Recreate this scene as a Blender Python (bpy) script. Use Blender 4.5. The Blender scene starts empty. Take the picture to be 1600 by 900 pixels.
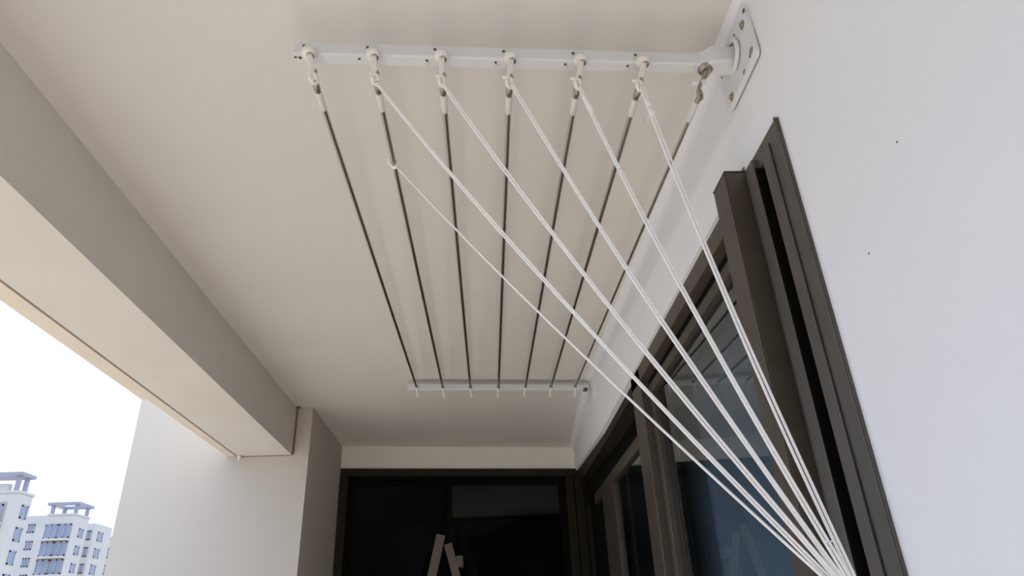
import bpy, math, random
from mathutils import Vector, Matrix
random.seed(4)
S = bpy.context.scene
C = S.collection

# ------------------------------------------------------------------ camera
YAW, PITCH, ROLL, FPX = 0.0524, 0.4774, -0.0449, 1066.8
EYE = Vector((0, 0, 1.5))
_cy, _sy, _cp, _sp = math.cos(YAW), math.sin(YAW), math.cos(PITCH), math.sin(PITCH)
FW = Vector((_sy*_cp, _cy*_cp, _sp))
_r = Vector((_cy, -_sy, 0)); _u = _r.cross(FW)
RT = _r*math.cos(ROLL) + _u*math.sin(ROLL)
UP = _u*math.cos(ROLL) - _r*math.sin(ROLL)
cam = bpy.data.cameras.new('camera'); co = bpy.data.objects.new('camera', cam); C.objects.link(co)
cam.sensor_width = 36; cam.lens = FPX/1600*36; cam.clip_start = 0.02; cam.clip_end = 3000
co.matrix_world = Matrix(((RT.x, UP.x, -FW.x, 0), (RT.y, UP.y, -FW.y, 0), (RT.z, UP.z, -FW.z, 1.5), (0, 0, 0, 1)))
S.camera = co

# ------------------------------------------------------------------ sky, sun, exposure
w = bpy.data.worlds.new('overcast_sky'); S.world = w; w.use_nodes = True
bg = w.node_tree.nodes['Background']
bg.inputs[0].default_value = (0.67, 0.84, 1.10, 1); bg.inputs[1].default_value = 1.08
sun = bpy.data.lights.new('hazy_sun', 'SUN'); sun.energy = 5.8; sun.angle = math.radians(6); sun.color = (1, .95, .87)
so = bpy.data.objects.new('hazy_sun', sun); C.objects.link(so)
so.rotation_euler = Vector((0.62, -0.12, -0.85)).to_track_quat('-Z', 'Y').to_euler()
vs = S.view_settings
S.display_settings.display_device = 'sRGB'
vs.view_transform = 'Standard'; vs.look = 'None'; vs.gamma = 1; vs.use_curve_mapping = False
vs.exposure = 0.55

# ------------------------------------------------------------------ helpers
def at(px, py, x=None, y=None, z=None):
    d = RT*((px-800)/FPX) - UP*((py-450)/FPX) + FW
    if x is not None: k = x/d.x
    elif y is not None: k = y/d.y
    else: k = (z-1.5)/d.z
    return EYE + d*k

class MB:
    def __init__(s): s.v = []; s.f = []; s.sm = []
    def add(s, vs, fs, smooth=False):
        o = len(s.v); s.v += [tuple(p) for p in vs]
        s.f += [tuple(i+o for i in f) for f in fs]; s.sm += [smooth]*len(fs); return s
    def box(s, a, b, ch=0.0):
        x0, x1 = sorted((a[0], b[0])); y0, y1 = sorted((a[1], b[1])); z0, z1 = sorted((a[2], b[2]))
        if ch <= 0:
            v = [(x0,y0,z0),(x1,y0,z0),(x1,y1,z0),(x0,y1,z0),(x0,y0,z1),(x1,y0,z1),(x1,y1,z1),(x0,y1,z1)]
            return s.add(v, [(0,3,2,1),(4,5,6,7),(0,1,5,4),(1,2,6,5),(2,3,7,6),(3,0,4,7)])
        c = min(ch, .45*(x1-x0), .45*(y1-y0), .45*(z1-z0)); v = []; idx = {}
        X = (x0, x1); Y = (y0, y1); Z = (z0, z1)
        for i in (0,1):
            for j in (0,1):
                for k in (0,1):
                    sx, sy, sz = (c if i == 0 else -c), (c if j == 0 else -c), (c if k == 0 else -c)
                    for ax, p in (('x',(X[i],Y[j]+sy,Z[k]+sz)),('y',(X[i]+sx,Y[j],Z[k]+sz)),('z',(X[i]+sx,Y[j]+sy,Z[k]))):
                        idx[i,j,k,ax] = len(v); v.append(p)
        F = []
        for i in (0,1): F.append([idx[i,j,k,'x'] for j,k in ((0,0),(1,0),(1,1),(0,1))])
        for j in (0,1): F.append([idx[i,j,k,'y'] for i,k in ((0,0),(1,0),(1,1),(0,1))])
        for k in (0,1): F.append([idx[i,j,k,'z'] for i,j in ((0,0),(1,0),(1,1),(0,1))])
        for i in (0,1):
            for j in (0,1): F.append([idx[i,j,0,'x'],idx[i,j,1,'x'],idx[i,j,1,'y'],idx[i,j,0,'y']])
            for k in (0,1): F.append([idx[i,0,k,'x'],idx[i,1,k,'x'],idx[i,1,k,'z'],idx[i,0,k,'z']])
        for j in (0,1):
            for k in (0,1): F.append([idx[0,j,k,'y'],idx[1,j,k,'y'],idx[1,j,k,'z'],idx[0,j,k,'z']])
        for i in (0,1):
            for j in (0,1):
                for k in (0,1): F.append([idx[i,j,k,a] for a in 'xyz'])
        return s.add(v, F)
    def frame(s, d):
        d = Vector(d).normalized(); a = Vector((0,0,1)) if abs(d.z) < .9 else Vector((1,0,0))
        e = d.cross(a).normalized(); return e, d.cross(e).normalized()
    def tube(s, pts, rad, n=10, caps=True, closed=False):
        P = [Vector(p) for p in pts]; m = len(P); R = rad if isinstance(rad, (list, tuple)) else [rad]*m
        v = []; fs = []; e = None
        for i in range(m):
            if closed: d = P[(i+1) % m] - P[i-1]
            else: d = P[min(i+1, m-1)] - P[max(i-1, 0)]
            d.normalize()
            if e is None: e, g = s.frame(d)
            else: e = (e - d*e.dot(d)).normalized(); g = d.cross(e)
            for k in range(n):
                t = 2*math.pi*k/n; v.append(P[i] + (e*math.cos(t) + g*math.sin(t))*R[i])
        for i in range(m if closed else m-1):
            j = (i+1) % m
            for k in range(n): fs.append((i*n+k, i*n+(k+1) % n, j*n+(k+1) % n, j*n+k))
        s.add(v, fs, True)
        if caps and not closed:
            s.add(v[:n], [tuple(range(n))[::-1]]); s.add(v[-n:], [tuple(range(n))])
        return s
    def lathe(s, base, axis, prof, n=20):
        """prof: (distance along the axis, radius)"""
        a = Vector(axis).normalized(); b = Vector(base)
        return s.tube([b + a*h for h, r in prof], [r for h, r in prof], n) if False else s._lathe(b, a, prof, n)
    def _lathe(s, b, a, prof, n):
        e, g = s.frame(a); v = []; fs = []
        for h, r in prof:
            for k in range(n):
                t = 2*math.pi*k/n; v.append(b + a*h + (e*math.cos(t) + g*math.sin(t))*r)
        for i in range(len(prof)-1):
            for k in range(n): fs.append((i*n+k, i*n+(k+1) % n, (i+1)*n+(k+1) % n, (i+1)*n+k))
        s.add(v, fs, True)
        s.add(v[:n], [tuple(range(n))[::-1]]); s.add(v[-n:], [tuple(range(n))])
        return s
    def torus(s, c, axis, R, r, n=20, m=8, sx=1.0):
        a = Vector(axis).normalized(); e, g = s.frame(a)
        return s.tube([Vector(c) + (e*math.cos(2*math.pi*k/n)*sx + g*math.sin(2*math.pi*k/n))*R for k in range(n)], r, m, closed=True)
    def build(s, name, mat, parent=None, kind=None):
        me = bpy.data.meshes.new(name); me.from_pydata(s.v, [], s.f); me.validate()
        for p, q in zip(me.polygons, s.sm): p.use_smooth = q
        import bmesh
        bm = bmesh.new(); bm.from_mesh(me); bmesh.ops.recalc_face_normals(bm, faces=bm.faces); bm.to_mesh(me); bm.free()
        me.materials.append(mat)
        o = bpy.data.objects.new(name, me); C.objects.link(o)
        if parent is not None: o.parent = parent; o.matrix_parent_inverse = world(parent).inverted()
        if kind: o['kind'] = kind
        return o

def skin(mb, rings):
    k = len(rings[0]); v = [p for r_ in rings for p in r_]; fs = []
    for i in range(len(rings)-1):
        for j in range(k): fs.append((i*k+j, i*k+(j+1) % k, (i+1)*k+(j+1) % k, (i+1)*k+j))
    fs += [tuple(range(k))[::-1], tuple((len(rings)-1)*k+j for j in range(k))]
    return mb.add(v, fs)
WM = {}
def world(o):
    m = Matrix.Translation(o.location) if o.type == 'EMPTY' else Matrix.Identity(4)
    return m
def thing(name, label, cat, loc, group=None, kind=None):
    o = bpy.data.objects.new(name, None); C.objects.link(o); o.location = loc; o.empty_display_size = .05
    if label: o['label'] = label
    if cat: o['category'] = cat
    if group: o['group'] = group
    if kind: o['kind'] = kind
    return o

def mat(name, col, rough=.5, metal=0.0, var=0.0, scale=8.0, bump=0.0, bscale=200.0, spec=None):
    m = bpy.data.materials.new(name); m.use_nodes = True; nt = m.node_tree; b = nt.nodes['Principled BSDF']
    b.inputs['Base Color'].default_value = (*col, 1); b.inputs['Roughness'].default_value = rough; b.inputs['Metallic'].default_value = metal
    if spec is not None: b.inputs['Specular IOR Level'].default_value = spec
    tc = nt.nodes.new('ShaderNodeTexCoord')
    if var:
        n = nt.nodes.new('ShaderNodeTexNoise'); n.inputs['Scale'].default_value = scale; n.inputs['Detail'].default_value = 5
        nt.links.new(tc.outputs['Object'], n.inputs['Vector'])
        r = nt.nodes.new('ShaderNodeMapRange'); r.inputs[1].default_value = .3; r.inputs[2].default_value = .7
        r.inputs[3].default_value = 1-var; r.inputs[4].default_value = 1+var
        nt.links.new(n.outputs['Fac'], r.inputs[0])
        mx = nt.nodes.new('ShaderNodeVectorMath'); mx.operation = 'SCALE'; mx.inputs[0].default_value = col
        nt.links.new(r.outputs[0], mx.inputs['Scale']); nt.links.new(mx.outputs[0], b.inputs['Base Color'])
    if bump:
        n2 = nt.nodes.new('ShaderNodeTexNoise'); n2.inputs['Scale'].default_value = bscale; n2.inputs['Detail'].default_value = 3
        nt.links.new(tc.outputs['Object'], n2.inputs['Vector'])
        bp = nt.nodes.new('ShaderNodeBump'); bp.inputs['Strength'].default_value = bump; bp.inputs['Distance'].default_value = .002
        nt.links.new(n2.outputs['Fac'], bp.inputs['Height']); nt.links.new(bp.outputs[0], b.inputs['Normal'])
    return m

def glass(name, tint, ior, rough=0.0):
    m = bpy.data.materials.new(name); m.use_nodes = True; nt = m.node_tree; nt.nodes.clear()
    o = nt.nodes.new('ShaderNodeOutputMaterial'); mx = nt.nodes.new('ShaderNodeMixShader'); f = nt.nodes.new('ShaderNodeFresnel')
    t = nt.nodes.new('ShaderNodeBsdfTransparent'); g = nt.nodes.new('ShaderNodeBsdfGlossy')
    f.inputs[0].default_value = ior; t.inputs[0].default_value = (*tint, 1); g.inputs['Roughness'].default_value = rough
    g.inputs[0].default_value = (.93, .97, 1, 1)
    ge = nt.nodes.new('ShaderNodeNewGeometry'); mu = nt.nodes.new('ShaderNodeMath'); mu.operation = 'MULTIPLY'; inv = nt.nodes.new('ShaderNodeMath'); inv.operation = 'SUBTRACT'; inv.inputs[0].default_value = 1
    nt.links.new(ge.outputs['Backfacing'], inv.inputs[1]); nt.links.new(f.outputs[0], mu.inputs[0]); nt.links.new(inv.outputs[0], mu.inputs[1]); nt.links.new(mu.outputs[0], mx.inputs[0]); nt.links.new(t.outputs[0], mx.inputs[1]); nt.links.new(g.outputs[0], mx.inputs[2])
    nt.links.new(mx.outputs[0], o.inputs[0]); return m

M = dict(
    ceiling=mat('ceiling_paint', (.725, .71, .685), .9, var=.02, scale=3, bump=.15, bscale=120),
    pillar=mat('pillar_exterior_paint', (.575, .53, .485), .9, var=.015, scale=2.5, bump=.2, bscale=120),
    wall3=mat('lightened_lintel_paint', (.89, .855, .79), .85, var=.015, scale=2.5, bump=.15, bscale=120),  # wall paint lightened and warmed to make up for dim light at this end
    wall2=mat('warm_white_wall_paint', (.83, .835, .86), .85, var=.015, scale=2.5, bump=.15, bscale=120),
    wall=mat('white_wall_paint', (.815, .835, .89), .85, var=.015, scale=2.5, bump=.15, bscale=120),
    beam=mat('beam_plaster', (.70, .665, .62), .9, var=.03, scale=4, bump=.35, bscale=160),
    soffit=mat('beam_edge_lit_plaster', (.78, .70, .60), .9, var=.03, scale=6, bump=.35, bscale=160),  # beam plaster with the warm bounce light of the outer edge mixed in
    slot=mat('drip_groove_grey', (.16, .14, .12), .8),
    sealant=mat('brown_sealant', (.22, .17, .12), .8),
    floor=mat('beige_floor_tile', (.76, .67, .575), .4, var=.05, scale=3),
    brown=mat('bronze_aluminium', (.092, .075, .060), .42, metal=.35, var=.12, scale=14, spec=.4),
    brown2=mat('bronze_aluminium_grey', (.105, .095, .087), .45, metal=.35, var=.10, scale=10, spec=.4),
    sash=mat('black_door_sash', (.005, .005, .005), .7, spec=.05),
    dark=mat('dark_door_aluminium', (.024, .020, .014), .6, var=.08, spec=.15),
    black=mat('black_gap_shade', (.004, .004, .004), .8, spec=.1),  # flat black that puts shade into gaps and recesses
    powder=mat('white_powder_coat', (.74, .755, .79), .4, var=.01),
    plastic=mat('cream_plastic', (.86, .84, .79), .4),
    cap=mat('pale_grey_cap', (.70, .70, .70), .4),
    steel=mat('stainless_tube', (.60, .55, .49), .30, metal=1.0),
    bolt=mat('zinc_bolt', (.40, .36, .30), .38, metal=.9),
    hole=mat('hole_dark', (.10, .09, .08), .8),
    cord=mat('white_cord', (.93, .925, .935), .75, bump=.5, bscale=700),
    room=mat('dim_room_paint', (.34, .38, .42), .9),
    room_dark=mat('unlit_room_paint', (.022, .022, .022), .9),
    reflection_band=mat('grey_reflection_band', (.17, .18, .175), .9),
    glass_backing=mat('blue_grey_glass_backing', (.20, .25, .30), .9),
    curtain=mat('pale_curtain', (.70, .72, .70), .9),
    wood=mat('ladder_wood', (.115, .092, .066), .6, var=.12, scale=12),
    glass=glass('window_glass', (.82, .86, .89), 1.95),
    door_glass=glass('dark_door_glass', (.62, .62, .60), 1.16),
    bld=mat('cream_render', (.56, .54, .52), .9, var=.03, scale=.3),
    bld2=mat('grey_render', (.54, .53, .54), .9, var=.03, scale=.3),
    bld3=mat('peach_render', (.60, .51, .45), .9, var=.03, scale=.3),
    recess=mat('taupe_render', (.40, .36, .37), .9),
    bwin=mat('blue_grey_glazing', (.24, .29, .40), .25),
    bframe=mat('slate_window_frame', (.30, .30, .38), .5),
    grd=mat('pale_ground', (.34, .31, .27), .95, var=.1, scale=.05),
)

# ------------------------------------------------------------------ the setting
ZC = 2.70
YD = 4.56             # plane of the far door
YB = 3.704            # face of the end pillar
YN = -1.7             # end of the balcony behind the camera
MB().box((-1.36, YN-.2, ZC), (1.1, YD+.5, ZC+.2)).build('ceiling', M['ceiling'], kind='structure')
MB().box((-1.45, YN-.2, -.2), (.75, YD+.5, 0)).build('floor', M['floor'], kind='structure')
MB().box((-1.36, YN-.2, 0), (.75, YN, ZC)).build('wall_back', M['ceiling'], kind='structure')
MB().box((-1.42, YN-.2, 0), (-1.32, YB, .95)).build('wall_parapet_unseen', M['pillar'], kind='structure')  # unseen; added and sized to even out bounce light on the ceiling
# right wall: a loft whose upper edge leans in a little, with a rounded corner under the ceiling
def loft(stations, name, m):
    mb = MB(); k = len(stations[0]); v = [p for st in stations for p in st]; fs = []
    for i in range(len(stations)-1):
        for j in range(k): fs.append((i*k+j, i*k+(j+1) % k, (i+1)*k+(j+1) % k, (i+1)*k+j))
    mb.add(v, fs); mb.add(stations[0], [tuple(range(k))]); mb.add(stations[-1], [tuple(range(k))[::-1]])
    return mb.build(name, m, kind='structure')
WX = .59; ZW = 2.42; YE = 4.80
def topx(y):
    T = [(-2, .585), (1.0, .580), (1.334, .578), (1.75, .580), (3.375, .566), (4.0, .588), (YE, .634)]
    for (a, p), (b, q) in zip(T, T[1:]):
        if a <= y <= b: return p + (q-p)*(y-a)/(b-a)
    return T[-1][1]
def wsec(y, z0):
    t = topx(y); bx = WX if y < 3.4 else WX + .050*(y-3.4)/(YE-3.4)
    out = [(WX+.16, y, z0), (bx, y, z0)]
    if y <= 1.035 and z0 < 1: out = [(.75, y, z0), (WX, y, z0)]
    s = .028
    if y <= 1.035 and z0 < 1: out.append((WX, y, 2.391))
    out += [(bx + (t-bx)*.7, y, max(ZC-.12, z0+.01)), (t, y, ZC-s)]
    for a in (30, 60): out.append((t - s*(1-math.cos(math.radians(a))), y, ZC - s*(1-math.sin(math.radians(a)))))
    out += [(t-s, y, ZC), (.75, y, ZC)]
    return out
ys_near = [YN, -.5, .4, 1.03]
loft([wsec(y, 0.0) for y in ys_near], 'wall_right', M['wall'])
ys_far = [1.03, 1.2, 1.201, 1.334, 1.75, 2.3, 2.9, 3.375, 3.7, 4.0, 4.4, YE]
def zw(y): return 2.391 if y < 1.2005 else ZW-.004 if y < 3.4 else ZW-.004 + .125*(y-3.4)/(YE-3.4)
loft([wsec(y, zw(y)) for y in ys_far], 'wall_over_window', M['wall'])
# small specks on the right wall
wr = bpy.data.objects['wall_right']
for px, py in ((1402, 222), (1358, 396)):
    p = at(px, py, x=WX); MB().lathe((WX-.0006, p.y, p.z), (1, 0, 0), [(0, .0016), (.002, .0016)], 8).build('nail_hole', M['hole'], wr)

# beam along the open side
BX = -1.03; BZ = 2.437
bm_ = MB().box((-1.312, YN-.2, BZ), (BX, YB-.004, ZC+.1)).build('trim_1', M['beam'], kind='structure')
bm_['label'] = 'long plaster beam along the open side of the balcony'
MB().box((-1.326, YN-.2, BZ+.010), (-1.312, YB-.004, ZC+.1)).build('drip_groove', M['slot'], bm_)
MB().box((-1.372, YN-.2, BZ+.002), (-1.326, YB-.004, ZC+.1)).build('outer_lip', M['soffit'], bm_)
MB().box((-1.405, YN-.2, BZ+.010), (-1.372, 2.76, ZC+.1)).build('outer_fascia', M['soffit'], bm_)
# end pillar / wing wall with its inner side face
MB().box((-1.885, YB, -.2), (-.940, YD+.1, 3.4)).build('wall_pillar', M['pillar'], kind='structure')
sl = MB().box((BX, YB-.004, BZ), (BX+.012, YB, ZC-.012)).build('trim_2', M['sealant'], kind='structure')
MB().lathe((BX+.012, YB-.012, ZC-.008), (0, 0, 1), [(0, .012), (.004, .014), (.012, .012)], 12).build('trim_3', M['slot'], kind='structure')
MB().box((BX-.28, YB-.003, BZ-.003), (BX, YB, BZ)).build('trim_4', M['sealant'], kind='structure')
pg = MB().box((-1.305, YB-.030, BZ-.026), (-1.292, YB-.018, BZ+.001), .003).box((-1.307, YB-.032, BZ-.008), (-1.290, YB-.0, BZ-.003), .001).build('plastic_peg', M['plastic'])
pg['label'] = 'tiny yellowish plastic peg under the far end of the beam'; pg['category'] = 'peg'
# lintel and wall over the far door
ZD = 2.552
wf = MB().box((-.94, YD, ZD), (.80, YD+.30, ZC)).build('wall_far', M['wall3'], kind='structure')
SKEW = math.radians(8.3)      # the end of the balcony is not square to its sides
PIV = Matrix.Translation((-.94, YD, 0)); wf.data.transform(PIV @ Matrix.Rotation(SKEW, 4, 'Z') @ PIV.inverted())

# dim room behind the far door, dim room behind the right-hand windows
def shell(name, a, b, m, skip):
    x0, y0, z0 = a; x1, y1, z1 = b; t = .05
    for key, p, q in (('x0', (x0-t, y0, z0), (x0, y1, z1)), ('x1', (x1, y0, z0), (x1+t, y1, z1)), ('y0', (x0, y0-t, z0), (x1, y0, z1)), ('y1', (x0, y1, z0), (x1, y1+t, z1))):
        if key not in skip: MB().box(p, q).build(name, m, kind='structure')
    MB().box((x0, y0, z0-t), (x1, y1, z0)).build('floor_inside', m, kind='structure'); MB().box((x0, y0, z1), (x1, y1, z1+t)).build('ceiling_inside', m, kind='structure')
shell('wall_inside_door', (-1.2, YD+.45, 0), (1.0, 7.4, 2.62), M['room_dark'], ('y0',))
MB().box((-.24, YD+.62, 2.36), (.95, YD+.90, 2.60)).build('door_reflection_band', M['reflection_band'], kind='structure')  # added box standing in for the pale reflection in the door glass
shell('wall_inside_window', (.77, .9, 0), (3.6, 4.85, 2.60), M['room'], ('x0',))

# ------------------------------------------------------------------ far door
d1 = thing('door_1', 'dark bronze framed sliding glass door at the far end of the balcony', None, (-.94, YD, 0), kind='structure')
def dbox(n, x0, x1, z0, z1, y0=YD-.012, y1=YD+.08, m='dark', ch=.003): return MB().box((x0, y0, z0), (x1, y1, z1), ch).build(n, M[m], d1)
dbox('head', -.937, .76, 2.502, ZD-.001)
dbox('jamb', -.937, -.886, .03, 2.502); dbox('jamb', .576, .632, .03, 2.502)
dbox('cover_strip', .640, .700, .03, 2.502, YD-.004); dbox('cover_strip', .708, .76, .03, 2.502, YD+.01)
dbox('track', -.886, .576, 2.487, 2.502, YD+.02, YD+.08, 'black')
for x0, x1, y in ((-.884, -.235, YD+.045), (-.300, .574, YD+.012)):
    sh = MB().box((x0, y, .05), (x0+.045, y+.03, 2.486), .002).box((x1-.045, y, .05), (x1, y+.03, 2.486), .002)\
        .box((x0+.045, y, 2.449), (x1-.045, y+.03, 2.486), .002).box((x0+.045, y, .05), (x1-.045, y+.03, .12), .002).build('sash', M['sash'], d1)
    MB().box((x0+.044, y+.012, .119), (x1-.044, y+.018, 2.450)).build('pane', M['door_glass'], sh)
d1.rotation_euler.z = SKEW
# step ladder standing before the door
ly = 4.30
A = at(689, 834, y=ly)
ld = thing('step_ladder', 'brown A-frame step ladder with black top standing before the dark far door', 'ladder', (A.x, ly, 0))
def bar4(mb, p, q, w_, d_):
    p = Vector(p); q = Vector(q); d = (q-p).normalized(); e = Vector((0, 1, 0)); g = d.cross(e).normalized(); v = []
    for c in (p, q):
        for sx, sy in ((-1,-1),(1,-1),(1,1),(-1,1)): v.append(c + g*w_*sx/2 + e*d_*sy/2)
    return mb.add(v, [(0,1,2,3),(7,6,5,4),(0,4,5,1),(1,5,6,2),(2,6,7,3),(3,7,4,0)])
def rail(px0, py0, px1, py1, y_, w_, m):
    p = at(px0, py0, y=y_); q = at(px1, py1, y=y_); k = p.z/(p.z-q.z); q = p + (q-p)*k
    bar4(MB(), p, q, w_, .026).build('leg', M[m], ld); return p, q
lp, lq = rail(689, 836, 675, 900, ly, .052, 'wood'); rp, rq = rail(700, 850, 713, 900, ly, .046, 'wood')
rail(698, 832, 694, 900, ly+.16, .030, 'sash'); rail(714, 826, 741, 900, ly+.10, .045, 'sash')
for k in range(1, 7):
    z_ = lp.z - .30*k; a_ = lp.lerp(lq, (lp.z-z_)/lp.z); b_ = rp.lerp(rq, (rp.z-z_)/rp.z)
    MB().box((a_.x+.01, ly+.014, z_-.012), (b_.x-.01, ly+.09, z_+.012), .003).build('step', M['sash'], ld)
c_ = at(701, 838, y=ly); MB().box((c_.x-.038, ly+.015, c_.z-.065), (c_.x+.045, ly+.15, c_.z+.045), .008).build('hinge_cap', M['sash'], ld)
c_ = at(718, 877, y=ly); MB().box((c_.x-.022, ly-.01, c_.z-.032), (c_.x+.022, ly+.10, c_.z+.032), .004).build('bracket', M['wood'], ld)

# ------------------------------------------------------------------ sliding windows on the right
w1 = thing('window_1', 'near bronze sliding window with boxed post and jamb channel', None, (WX, 1.7, 0), kind='structure')
def wbox(n, a, b, m='brown', par=None, ch=.002): return MB().box(a, b, ch).build(n, M[m], par or w1)
ZF = 2.392
# flange with its sloping open channel
wbox('jamb_flange', (WX-.006, 1.015, .02), (WX+.004, 1.096, ZF), 'brown2')
wbox('jamb_flange', (WX-.006, 1.150, .02), (WX+.004, 1.197, ZF), 'brown2')
wbox('jamb_flange', (WX-.006, 1.096, 2.352), (WX+.004, 1.150, ZF), 'brown2')
wbox('channel', (WX+.045, 1.088, .02), (WX+.05, 1.17, 2.36), 'black'); wbox('channel', (WX+.004, 1.088, .02), (WX+.046, 1.096, 2.36), 'black'); wbox('channel', (WX-.016, 1.1255, .02), (WX+.046, 1.1285, 2.352), 'black')  # black linings paint the shade inside the open channel
wbox('jamb_lip', (WX-.012, 1.061, .02), (WX-.006, 1.096, 2.366), 'brown2')
wbox('jamb_lip', (WX-.018, 1.128, .02), (WX+.004, 1.166, 2.376), 'brown2')
wbox('edge_bead', (WX-.009, 1.015, .02), (WX-.006, 1.022, ZF), 'brown2', ch=.001)
# boxed post
p1 = wbox('post', (.540, 1.197, .02), (WX+.03, 1.278, ZF+.003), 'brown')
wbox('cover_strip', (.5375, 1.197, .02), (.540, 1.226, ZF-.001), 'brown', p1, .0008)
wbox('cap', (.539, 1.1955, ZF+.003), (WX, 1.279, ZF+.006), 'brown2', p1, .0008)
# head, sash and glass
wbox('head', (.600, 1.278, 2.362), (.70, 2.61, ZW-.001)); wbox('gap_shade', (.632, 1.278, 2.338), (.70, 2.455, 2.362), 'black')  # black block paints the shade in the gap under the head
sa = MB().box((.628, 1.278, 2.302), (.668, 2.405, 2.337), .002).box((.628, 2.405, .05), (.668, 2.448, 2.337), .002).box((.628, 1.278, .05), (.668, 1.33, 2.302), .002).box((.628, 1.33, .05), (.668, 2.405, .13), .002).build('sash', M['brown'], w1)
MB().box((.646, 1.33, .13), (.652, 2.405, 2.302)).build('pane', M['glass'], sa)
wbox('mullion', (.600, 2.458, .02), (.70, 2.61, ZW-.001))
w2 = thing('window_2', 'far bronze sliding window set back in a recess painted black for shade', None, (WX+.1, 3.5, 0), kind='structure')
wbox('recess', (.690, 2.61, 2.30), (.745, 4.76, 2.45), 'black', w2)  # black box stands for the shadow inside the recess
def hs(x0, y, z0, z1): return [(x0, y, z0), (.745, y, z0), (.745, y, z1), (x0, y, z1)]
skin(MB(), [hs(.614, 2.61, 2.375, 2.418), hs(.614, 3.4, 2.375, 2.418), hs(.652, 4.785, 2.44, 2.56)]).build('head', M['dark'], w2)
s2 = MB().box((.690, 2.61, 2.24), (.73, 4.4, 2.30), .002).box((.690, 3.72, .05), (.73, 4.10, 2.24), .002).box((.690, 2.61, .05), (.73, 2.66, 2.24), .002).box((.69, 2.63, .05), (.73, 3.72, .13), .002).build('sash', M['brown'], w2)
MB().box((.706, 2.63, .13), (.712, 3.72, 2.24)).build('pane', M['glass'], s2)
wbox('jamb', (.715, 4.10, .05), (.745, 4.76, 2.30), 'black', w2)  # black fill paints the shaded gap beyond the far sash
# curtains hanging inside; the wide blue-grey one is added to lighten the glass
def curtain(y0, y1, x, label, z1=2.5, m='curtain'):
    mb = MB(); n = 28; v = []; fs = []
    for i in range(n+1):
        y = y0 + (y1-y0)*i/n; xx = x + .018*math.sin(i*1.15)
        v += [(xx, y, .05), (xx, y, z1), (xx+.004, y, .05), (xx+.004, y, z1)]
    for i in range(n):
        a = i*4; b = a+4; fs += [(a, b, b+1, a+1), (a+3, b+3, b+2, a+2), (a+1, b+1, b+3, a+3), (a+2, b+2, b, a)]
    mb.add(v, fs, True); mb.add([v[0], v[1], v[3], v[2]], [(0, 1, 2, 3)]); mb.add([v[-4], v[-3], v[-1], v[-2]], [(3, 2, 1, 0)])
    o = mb.build('curtain', M[m]); o['label'] = label; o['category'] = 'curtain'; o['group'] = 'curtains behind the windows'; return o
curtain(1.22, at(1072, 800, x=.765).y, .765, 'wide blue-grey sheet added behind the near window glass to lighten it', m='glass_backing')
curtain(at(1066, 800, x=.745).y, at(1044, 800, x=.745).y, .745, 'narrow pale curtain behind the near window glass beside its brown mullion')
curtain(at(984, 800, x=.82).y, at(958, 800, x=.82).y, .82, 'narrow pale curtain behind the glass of the far recessed window')

# ------------------------------------------------------------------ near rack bracket
PX = WX - .016
PC = Vector((.575, 1.085, 2.620))          # centre of the wall plate
bl = Vector((-.377, 1.045, 2.600)); brr = Vector((.480, 1.081, 2.600))
axis = (brr-bl).normalized(); nrm = Vector((axis.y, -axis.x, 0))     # towards the camera
BW, BH = .030, .034
def along(s, off, dz): return bl + axis*s + nrm*off + Vector((0, 0, dz))
LEN = (brr-bl).length
nb = thing('wall_bracket', 'near white rack bar with square plate bolted to the right wall', 'bracket', (.57, 1.085, 2.62), 'white rack brackets')
mb = MB(); sec = []
def ring(s, oy, w_, z0, z1, c=.003):
    P = []
    for a, b in ((c, 0), (w_-c, 0), (w_, c), (w_, 1), (w_-c, 2), (c, 2), (0, 1), (0, c)): pass
    for o_, z in ((c, z0), (w_-c, z0), (w_, z0+c), (w_, z1-c), (w_-c, z1), (c, z1), (0, z1-c), (0, z0+c)):
        P.append(along(s, -(oy+o_), z))
    return P
S_ = [ring(0, 0, BW, 0, BH), ring(LEN, 0, BW, 0, BH)]
nbar = skin(MB(), S_).build('bar', M['powder'], nb)
# flared socket between bar and plate
skin(MB(), [ring(LEN-.004, -.001, BW+.002, -.001, BH+.001), ring(LEN+.012, -.001, BW+.002, -.001, BH+.002), ring(LEN+.038, -.012, BW+.016, -.003, BH+.014, .006), ring((PX-.004-bl.x)/axis.x, -.013, BW+.018, -.003, BH+.015, .008)]).build('socket', M['powder'], nb)
# half-round collar weld round the socket
cb = MB(); cpts = []
for k in range(15):
    t = math.radians(-85 + 185*k/14); cpts.append((PX-.011, PC.y+.004 - .041*math.cos(t), PC.z+.003 + .036*math.sin(t)))
cb.tube(cpts, .0052, 8); cb.build('collar', M['powder'], nb)
# wall plate: rounded square with bolts and slots
PY, PZ = .089, .076
def plate(c, hy, hz, r, x0, x1):
    P = []
    for cy, cz, a0 in ((hy-r, hz-r, 0), (-hy+r, hz-r, 90), (-hy+r, -hz+r, 180), (hy-r, -hz+r, 270)):
        for k in range(5):
            a = math.radians(a0 + 22.5*k); P.append((c.y+cy+r*math.cos(a), c.z+cz+r*math.sin(a)))
    n = len(P); e = .0012
    v = [(x0+e, c.y+(y-c.y)*1.0, z) for y, z in P] + [(x1, y, z) for y, z in P] + [(x0, c.y+(y-c.y)*.985, c.z+(z-c.z)*.982) for y, z in P]
    fs = [(i, (i+1) % n, n+(i+1) % n, n+i) for i in range(n)] + [(2*n+i, 2*n+(i+1) % n, (i+1) % n, i) for i in range(n)] + [tuple(range(2*n, 3*n)), tuple(range(2*n-1, n-1, -1))]
    return MB().add(v, fs)
pl = plate(PC, PY, PZ, .012, PX-.005, PX+.006).build('wall_plate', M['powder'], nb)
xf = PX-.005
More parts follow.
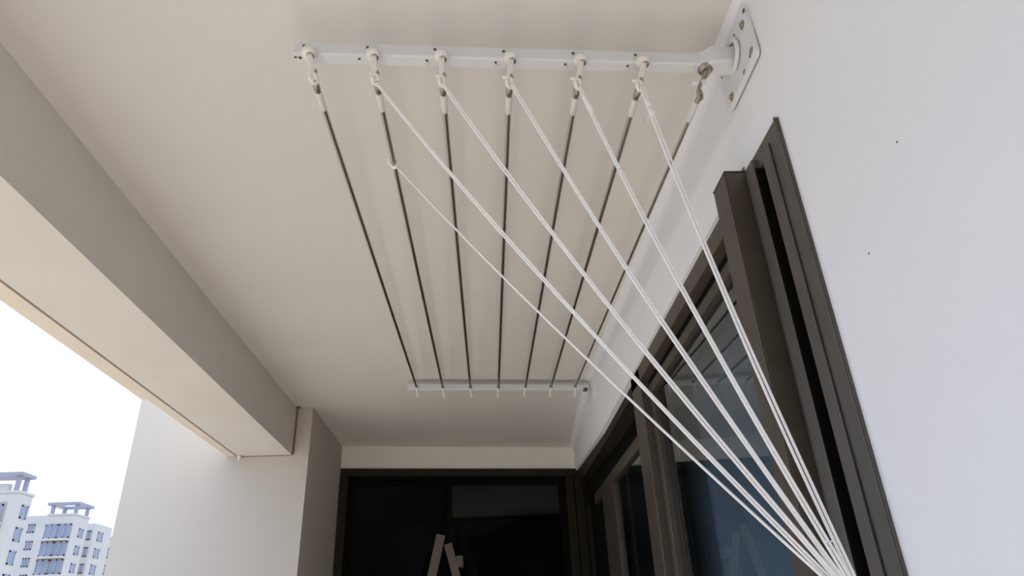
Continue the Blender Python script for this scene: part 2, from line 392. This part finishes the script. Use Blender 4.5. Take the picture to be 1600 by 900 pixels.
def disc(name, px, py, r, m, sz=1.0, h=.001):
    p = at(px, py, x=xf); v = []; n = 16
    for hh, rr in ((0, 1), (h, .92)):
        for k in range(n): v.append((xf-hh, p.y + r*rr*math.cos(2*math.pi*k/n), p.z + r*rr*sz*math.sin(2*math.pi*k/n)))
    return MB().add(v, [(k, (k+1) % n, n+(k+1) % n, n+k) for k in range(n)] + [tuple(range(n, 2*n))]).build(name, M[m], pl)
for px, py in ((1160, 39), (1144, 151)):
    disc('bolt', px, py, .0105, 'bolt', h=.0015); disc('bolt_head', px+.3, py, .0055, 'bolt', h=.006)
disc('slot', 1174, 79, .0095, 'bolt', .8); disc('slot', 1172, 88, .0035, 'hole'); disc('slot', 1163, 112, .0075, 'bolt', .8)
disc('hole', 1162, 17, .0055, 'hole'); disc('hole', 1147, 55, .0028, 'hole'); disc('hole', 1145, 64, .003, 'hole'); disc('hole', 1128, 121, .0028, 'hole')

def pulley(par, base, drop, sc=1.0, ringed=True):
    """white eye fixed under the bar's near edge with a strap hanging to a small knot"""
    b = Vector(base)
    o = MB().lathe(b + Vector((0, 0, .006*sc)), (0, -.25, -1), [(0, .010*sc), (.003*sc, .0150*sc), (.013*sc, .0150*sc), (.017*sc, .012*sc)], 18).build('pulley', M['plastic'], par)
    MB().lathe(b + Vector((.004, -.0030*sc, -.0098*sc)), (0, -.25, -1), [(0, .0080*sc), (.0025*sc, .0080*sc), (.0026*sc, .001*sc)], 14).build('eyelet', M['bolt'], o)
    return o
HP = [(483, 81), (583, 84), (689, 87), (797, 89), (906, 93), (1003, 98)]
hooks = []
for px, py in HP:
    s = (at(px, py, z=2.602).x - bl.x)/axis.x
    p = along(s, 0.002, 0.0); hooks.append(p)
    pulley(nb, p, .05)
    MB().lathe(along(s-.013, -.0005, .021), tuple(nrm), [(0, .0034), (.0025, .0030)], 10).build('screw', M['hole'], nbar)
    MB().lathe(along(s-.030, -.011, 0.0005), (0, 0, -1), [(0, .0034), (.0012, .0030)], 10).build('screw', M['hole'], nbar)
    if px > 650: MB().lathe(along(s-.028, -.020, 0.0005), (0, 0, -1), [(0, .006), (.004, .005)], 10).build('screw_cap', M['cap'], nbar)
MB().lathe(along(.012, -.012, .0005), (0, 0, -1), [(0, .004), (.001, .004)], 10).build('screw', M['hole'], nbar)
# metal eye for the seventh rod
e7 = along((at(1101, 110, z=2.60).x - bl.x)/axis.x, -.012, 0)
ey = MB().lathe(e7 + Vector((0, 0, 0)), (0, -.2, -1), [(0, .016), (.003, .017), (.006, .011), (.010, .009)], 18).build('eye_plate', M['bolt'], nb)
MB().torus(e7 + Vector((-.002, -.002, -.018)), (1, .4, 0), .010, .0022).build('eye_ring', M['bolt'], ey)

# ------------------------------------------------------------------ far rack bracket
FZ = 2.642
fl = at(637, 608.5, z=FZ); fr = at(922, 609, z=FZ); fr.x = .556
fb = thing('wall_bracket', 'far white rack bar bracket near the dark door, with seven small rod hangers', 'bracket', (.57, fr.y+.01, FZ+.015), 'white rack brackets')
ax2 = (fr-fl).normalized()
def along2(s, off, dz): return fl + ax2*s + Vector((0, -off, dz))
P8 = []
L2 = (fr-fl).length
def ring2(s, w_=.032, h_=.030, c=.003, g=0):
    return [along2(s, -(o_), z) for o_, z in ((c-g, -g), (w_-c+g, -g), (w_+g, c-g), (w_+g, h_-c+g), (w_-c+g, h_+g), (c-g, h_+g), (-g, h_-c+g), (-g, c-g))]
fbar = skin(MB(), [ring2(0), ring2(L2)]).build('bar', M['powder'], fb)
wxf = topx(fr.y)
plate(Vector((0, fr.y+.016, FZ+.004)), .075, .048, .012, wxf-.007, wxf+.02).build('wall_plate', M['powder'], fb)
MB().box((fr.x-.034, fr.y-.004, FZ-.003), (fr.x-.010, fr.y+.022, FZ+.012), .003).build('end_plug', M['hole'], fbar)

# ------------------------------------------------------------------ rods
N0 = [(490, 122), (587, 124), (691, 127), (796, 129), (903, 131), (999, 134), (1094, 147)]
N1 = [(651, 604), (692, 605), (735, 605), (779, 605), (821, 604), (861, 604), (899, 604)]
RL = ['leftmost of the seven steel rods, with no pull cord at its near end', 'second steel rod from the left, with a white cord knotted around it',
      'third steel rod from the left of the drying rack', 'fourth steel rod, the middle one hanging nearly straight ahead', 'fifth steel rod from the left of the drying rack',
      'sixth steel rod from the left, behind the doubled cord with knots', 'rightmost thin steel rod, hung from a metal eye nearest the right wall']
rod_line = []
for i, (a, b) in enumerate(zip(N0, N1)):
    hp = hooks[i] if i < 6 else e7 + Vector((-.003, -.004, 0))
    p0 = at(*a, y=hp.y - (.003 if i < 6 else -.002)); p1 = at(*b, z=FZ-.004)
    d = (p1-p0).normalized(); rod_line.append((p0, p1, d))
    r = thing('drying_rod', RL[i], 'rod', p0, 'steel drying rods of the rack')
    rr = .0062 if i < 6 else .0050
    c0 = .050 if i != 6 else .062
    MB().tube([p0 + d*(.014 + (0 if i == 6 else .026)), p1 - d*.018], rr, 14).build('tube', M['steel'], r)
    cap0 = MB().lathe(p0 + d*(.040 if i < 6 else .022), d, [(0, rr*.9), (.004, rr*1.22), (c0, rr*1.20), (c0+.006, rr*1.06)], 14).build('end_cap', M['cap'], r)
    MB().lathe(p0 + d*.010, d, [(0, rr*.55), (.004, rr*1.15), (.022, rr*1.15), (.028, rr*.85), (.040, rr*.85)], 14).build('ferrule', M['bolt'], r)
    MB().torus(p0 + d*.002, d.cross(Vector((0, 0, 1))) + Vector((0, -.8, -.3)), .0098, .0038, 18, 8).build('hanging_ring', M['bolt'] if i == 6 else M['plastic'], r)
    MB().lathe(p1 - d*.022, d, [(0, rr*1.1), (.018, rr*1.25), (.024, rr*.8)], 12).build('end_cap', M['bolt'], r)
    # strap or loop up to the pulley, with a knot
    if i < 6:
        q = hp + Vector((.002, -.004, -.008)); k = p0 + Vector((0, 0, .004))
        mb = MB()
        for sx in (-.0024, .0024):
            mb.tube([q + Vector((sx*.9, 0, 0)), q.lerp(k, .5) + Vector((sx*1.1, -.002, 0)), k + Vector((sx*.4, -.002, .002))], .0038, 8)
        mb.tube([k + Vector((-.012, .002, .012)), k + Vector((-.004, -.005, .006)), k + Vector((.004, -.006, .001)), k + Vector((.005, .002, -.004))], .0036, 8)
        mb.build('hanging_strap', M['plastic'], r)
        MB().tube([k + Vector((.004, -.006, .012)), k + Vector((.006, -.007, .002))], .0028, 8).build('pin', M['bolt'], r)
    else:
        MB().tube([e7 + Vector((-.002, -.003, -.014)), p0 + Vector((0, 0, .016)), p0 + d*.004], [.0045, .0038, .005], 10).build('swivel', M['bolt'], r)
        MB().lathe(p0 + Vector((.006, -.004, .03)), (1, -.2, 0), [(0, .006), (.01, .006)], 10).build('swivel_bead', M['cap'], r)
        MB().lathe(p0 + Vector((-.016, -.004, .026)), (1, -.2, 0), [(0, .007), (.012, .007)], 10).build('swivel_bead', M['cap'], r)
    # far hanger of this rod: belongs to the far bracket
    h0 = Vector((p1.x, p1.y-.004, FZ+.004)); s = 1 if i > 2 else -1
    o = MB().lathe(Vector((p1.x, p1.y+.004, FZ+.002)), (0, 0, -1), [(0, .008), (.004, .009), (.010, .006)], 12).build('hanger', M['bolt'], fb)
    MB().tube([p1 + Vector((0, .004, -.004)), p1 + Vector((-.004*s, .006, -.028)), p1 + Vector((-.008*s, .004, -.052))], [.0062, .0048, .0072], 8).build('cord_end', M['plastic'], o)

# ------------------------------------------------------------------ pull cords
CS = [(612, 250), (588, 130), (692, 131), (800, 132), (905, 136), (1003, 137)]
CE = [(1283, 899), (1291, 899), (1303, 899), (1312, 899), (1323, 899), (1331, 899)]
CMID = [(965, 606), (988, 587), (1008, 548), (1047, 521), (1093, 501), (1156, 513)]
CL = ['lowest white pull cord, running from a knot around the second rod', 'thin white pull cord running from the second pulley of the near bracket', 'white pull cord running from the third pulley of the near bracket',
      'white pull cord running from the fourth pulley of the near bracket', 'white pull cord running from the fifth pulley of the near bracket', 'white pull cord from the sixth pulley, with loose knots near its top']
KEEP = at(1348, 965, x=.49)
for i in range(6):
    if i == 0:
        p0, p1, d = rod_line[1]
        best = min((abs((RT.dot(p0.lerp(p1, t)-EYE)/FW.dot(p0.lerp(p1, t)-EYE))*FPX+800-616) , t) for t in [k/400 for k in range(400)])[1]
        a = p0.lerp(p1, best)
    else:
        a = hooks[i] + Vector((.002, -.006, -.062)); q = at(*CS[i], y=a.y); a = q
    e = at(*CE[i], x=.445 + .008*i)
    end = e + (e-a).normalized()*.12; end = end.lerp(KEEP + Vector((.003*i-.01, .004*i, 0)), .6)
    c = thing('pull_cord', CL[i], 'cord', a, 'white pull cords of the drying rack')
    L = (e-a).length; side = (e-a).cross(FW).normalized()
    tm = .5
    for k in range(1, 200):
        p = a.lerp(e, k/200) - EYE; q = (800+FPX*RT.dot(p)/FW.dot(p)-CMID[i][0], 450-FPX*UP.dot(p)/FW.dot(p)-CMID[i][1])
        if k == 1 or q[0]**2+q[1]**2 < bq: bq = q[0]**2+q[1]**2; tm = k/200
    pm = a.lerp(e, tm); dv = at(*CMID[i], y=1.0) - EYE; pm2 = EYE + dv*(FW.dot(pm-EYE)/FW.dot(dv)); D = pm2-pm
    nst = 1 if i == 0 else 2; rad = (.0022, .00185, .0021, .0021, .0022, .0024)[i]; gap = (0, .0017, .0020, .0020, .0022, .0029)[i]
    for s in ((0,) if nst == 1 else (-1, 1)):
        pts = []
        for k in range(25):
            t = k/24; p = a.lerp(e, t) + D*(t*(1-t)/(tm*(1-tm)))
            wob = .0004*math.sin(t*11 + i*2 + s) * (1 if nst == 2 else .5)
            pts.append(p + side*(s*gap + wob) + FW*(.0004*s*math.sin(9*t+i)))
        pts.append(end + side*s*gap*.6)
        MB().tube(pts, rad, 8).build('strand', M['cord'], c)
    if i == 0:
        p0, p1, d = rod_line[1]
        mb = MB(); mb.tube([a + (side*math.cos(t_) + d.cross(side).normalized()*math.sin(t_))*.0078 + d*(.003*t_/3 - .004) for t_ in [k*.5 for k in range(20)]], .0026, 8)
        mb.tube([a + side*-.006, a + side*-.012 + Vector((-.004, -.004, .010)), a + Vector((-.012, -.006, .016))], .003, 8)
        mb.build('knot', M['cord'], c)
    if i == 5:
        for t_, s_ in ((.048, 1), (.075, -1)):
            p = a.lerp(e, t_) + D*(t_*(1-t_)/(tm*(1-tm)))
            MB().lathe(p - (e-a).normalized()*.012, e-a, [(0, .002), (.005, .0055), (.016, .006), (.024, .002)], 10).build('knot', M['cord'], c)
            MB().tube([p, p + side*.008*s_ + Vector((0, 0, -.012)), p + side*.010*s_ + Vector((0, 0, -.022))], .0014, 6).build('cord_tail', M['cord'], c)
        for dy in (0, .014):
            u0 = at(1291.5+dy*280, 846+dy*760, x=.43); u1 = at(1299+dy*280, 846+dy*760, x=.455)
            MB().tube([u0, u1], .0012, 6).build('tie', M['cord'], c)
    if i == 4:
        p = a + (e-a).normalized()*.05 + Vector((0, 0, -.004))
        MB().lathe(p - (e-a).normalized()*.03, e-a, [(0, .003), (.008, .0052), (.045, .0052), (.055, .003)], 10).build('wrap', M['cord'], c)

# ------------------------------------------------------------------ outside
MB().box((-900, -900, -40.5), (900, 900, -40)).build('ground', M['grd'], kind='structure')
def bwindow(par, a, b, face, rows=1):
    """slate frame with a glazed pane; face 'y' looks at the camera, 'x' looks to the right"""
    x0, y0, z0 = a; x1, y1, z1 = b; t = .22
    mb = MB()
    if face == 'y':
        for q0, q1, r0, r1 in ((x0, x1, z0, z0+t), (x0, x1, z1-t, z1), (x0, x0+t, z0, z1), (x1-t, x1, z0, z1), ((x0+x1)/2-t/2, (x0+x1)/2+t/2, z0, z1)):
            mb.box((q0, y0-.12, r0), (q1, y0+.02, r1))
        f = mb.build('window', M['bframe'], par); MB().box((x0+t, y0-.05, z0+t), (x1-t, y0+.02, z1-t)).build('pane', M['bwin'], f)
    else:
        for q0, q1, r0, r1 in ((y0, y1, z0, z0+t), (y0, y1, z1-t, z1), (y0, y0+t, z0, z1), (y1-t, y1, z0, z1)):
            mb.box((x0-.02, q0, r0), (x0+.12, q1, r1))
        f = mb.build('window', M['bframe'], par); MB().box((x0-.02, y0+t, z0+t), (x0+.06, y1-t, z1-t)).build('pane', M['bwin'], f)
ZG = -40.0
def roof_frame(par, x0, x1, y0, y1, z0, h, m='bld2'):
    mb = MB(); t = .5
    for x, y in ((x0, y0), (x1-t, y0), (x0, y1-t), (x1-t, y1-t)): mb.box((x, y, z0), (x+t, y+t, z0+h))
    o = .5
    mb.box((x0-o, y0-o, z0+h), (x1+o, y0+t, z0+h+.45)); mb.box((x0-o, y1-t, z0+h), (x1+o, y1+o, z0+h+.45))
    mb.box((x0-o, y0+t, z0+h), (x0+t, y1-t, z0+h+.45)); mb.box((x1-t, y0+t, z0+h), (x1+o, y1-t, z0+h+.45))
    return mb.build('roof_frame', M['bframe'], par)
# --- near left block
yl = 100.0
c0 = at(31, 770, y=yl); zt = c0.z; xr = c0.x; dep = at(53, 774, x=xr).y - yl
b1 = thing('apartment_building', 'cream apartment block at the left edge of the view, with a rooftop frame', 'building', (xr-6, yl+5, ZG), 'far apartment blocks')
MB().box((xr-13, yl, ZG), (xr, yl+dep, zt), .05).build('wall', M['bld'], b1)
MB().box((xr-13.1, yl-.15, zt), (xr+.15, yl+dep+.15, zt+.35)).build('parapet', M['bld2'], b1)
roof_frame(b1, xr-7.5, xr-.7, yl+.3, yl+dep-.6, zt+.35, 2.1)
MB().box((xr-6.5, yl+1.2, zt+.35), (xr-2.6, yl+dep-1.2, zt+1.6)).build('roof_house', M['bld'], b1)
for k in range(5):
    z = zt-3.5 - k*3.0
    MB().box((xr-13, yl-.1, z-.5), (xr-1.3, yl+.02, z+2.3)).build('balcony_recess', M['recess'], b1)
    MB().box((xr-13, yl-.9, z-.75), (xr-1.2, yl, z-.45)).build('balcony_slab', M['bld'], b1)
    for q in (0, 1): bwindow(b1, (xr-3.5-q*2.6, yl-.12, z-.4), (xr-1.6-q*2.6, yl-.12, z+2.0), 'y')
    bwindow(b1, (xr, yl+dep*.38, z+.3), (xr, yl+dep*.82, z+2.1), 'x')
# --- middle block with blue balconies
ym = 130.0
ca = at(75, 806, y=ym); cb_ = at(118, 806, y=ym); zt2 = ca.z; x0, x1 = ca.x, cb_.x
b2 = thing('apartment_building', 'apartment block in the middle with stacked blue-glazed balconies and rooftop frame', 'building', ((x0+x1)/2, ym+5, ZG), 'far apartment blocks')
dm = at(139, 815, x=x1).y - ym
MB().box((x0, ym, ZG), (x1, ym+dm, zt2), .05).build('wall', M['bld'], b2)
MB().box((x0-.1, ym-.15, zt2), (x1+.1, ym+dm+.1, zt2+.3)).build('parapet', M['bld2'], b2)
roof_frame(b2, x0+.1, x1-.1, ym+.2, ym+dm-.4, zt2+.3, 1.5)
pitch = 2.95
for k in range(5):
    z = zt2-3.9 - k*pitch
    MB().box((x0+.1, ym-.12, z-.1), (x1-.25, ym+.02, z+2.45)).build('balcony_recess', M['recess'], b2)
    MB().box((x0-.1, ym-1.0, z-.45), (x1-.1, ym, z-.12)).build('balcony_slab', M['bld'], b2)
    h = (x1-x0)/2
    for q in (0, 1): bwindow(b2, (x0+.15+q*(h-.05), ym-.14, z-.05), (x0+h-.05+q*(h-.15), ym-.14, z+2.35), 'y')
    bwindow(b2, (x1, ym+dm*.45, z+.4), (x1, ym+dm*.75, z+1.9), 'x')
cw = at(36, 808, y=ym+3)
MB().box((cw.x-3, ym+3, ZG), (x0, ym+12, cw.z+.2), .05).build('wing', M['bld2'], b2)
for k in range(5):
    p = at(49 - k*4.7, 826 + k*26.5, y=ym+3)
    bwindow(b2, (p.x-.6, ym+3, p.z-.75), (p.x+.6, ym+3, p.z+.75), 'y')
# --- right pieces
yr = 150.0
ra = at(133, 818, y=yr); rb = at(150, 818, y=yr)
b3 = thing('apartment_building', 'narrow cream apartment block just right of the blue-balcony block', 'building', ((ra.x+rb.x)/2, yr+5, ZG), 'far apartment blocks')
MB().box((ra.x-1.2, yr, ZG), (rb.x, yr+7, ra.z), .05).build('wall', M['bld'], b3)
MB().box((ra.x-1.2, yr-.1, ZG), (ra.x+.5, yr, ra.z-1.2)).build('recess', M['recess'], b3)
for k in range(4):
    p = at(152 - k*4.3, 836 + k*26, y=yr)
    bwindow(b3, (rb.x, yr+1.6, p.z-.9), (rb.x, yr+3.6, p.z+.9), 'x')
    bwindow(b3, (ra.x+.9, yr, p.z-.9), (ra.x+1.7, yr, p.z+.9), 'y')
y4 = 165.0
fa = at(152, 843, y=y4); fe = at(190, 843, y=y4)
b4 = thing('apartment_building', 'low peach apartment block beside the balcony pillar', 'building', ((fa.x+fe.x)/2, y4+5, ZG), 'far apartment blocks')
MB().box((fa.x, y4, ZG), (fe.x, y4+9, fa.z), .05).build('wall', M['bld3'], b4)
MB().box((fa.x-.2, y4-.2, fa.z), (fe.x+.2, y4+9.2, fa.z+.5)).build('parapet', M['bld2'], b4)
for k in range(3): bwindow(b4, (fa.x+1.2, y4, fa.z-4-k*3.4), (fa.x+3.2, y4, fa.z-2-k*3.4), 'y')
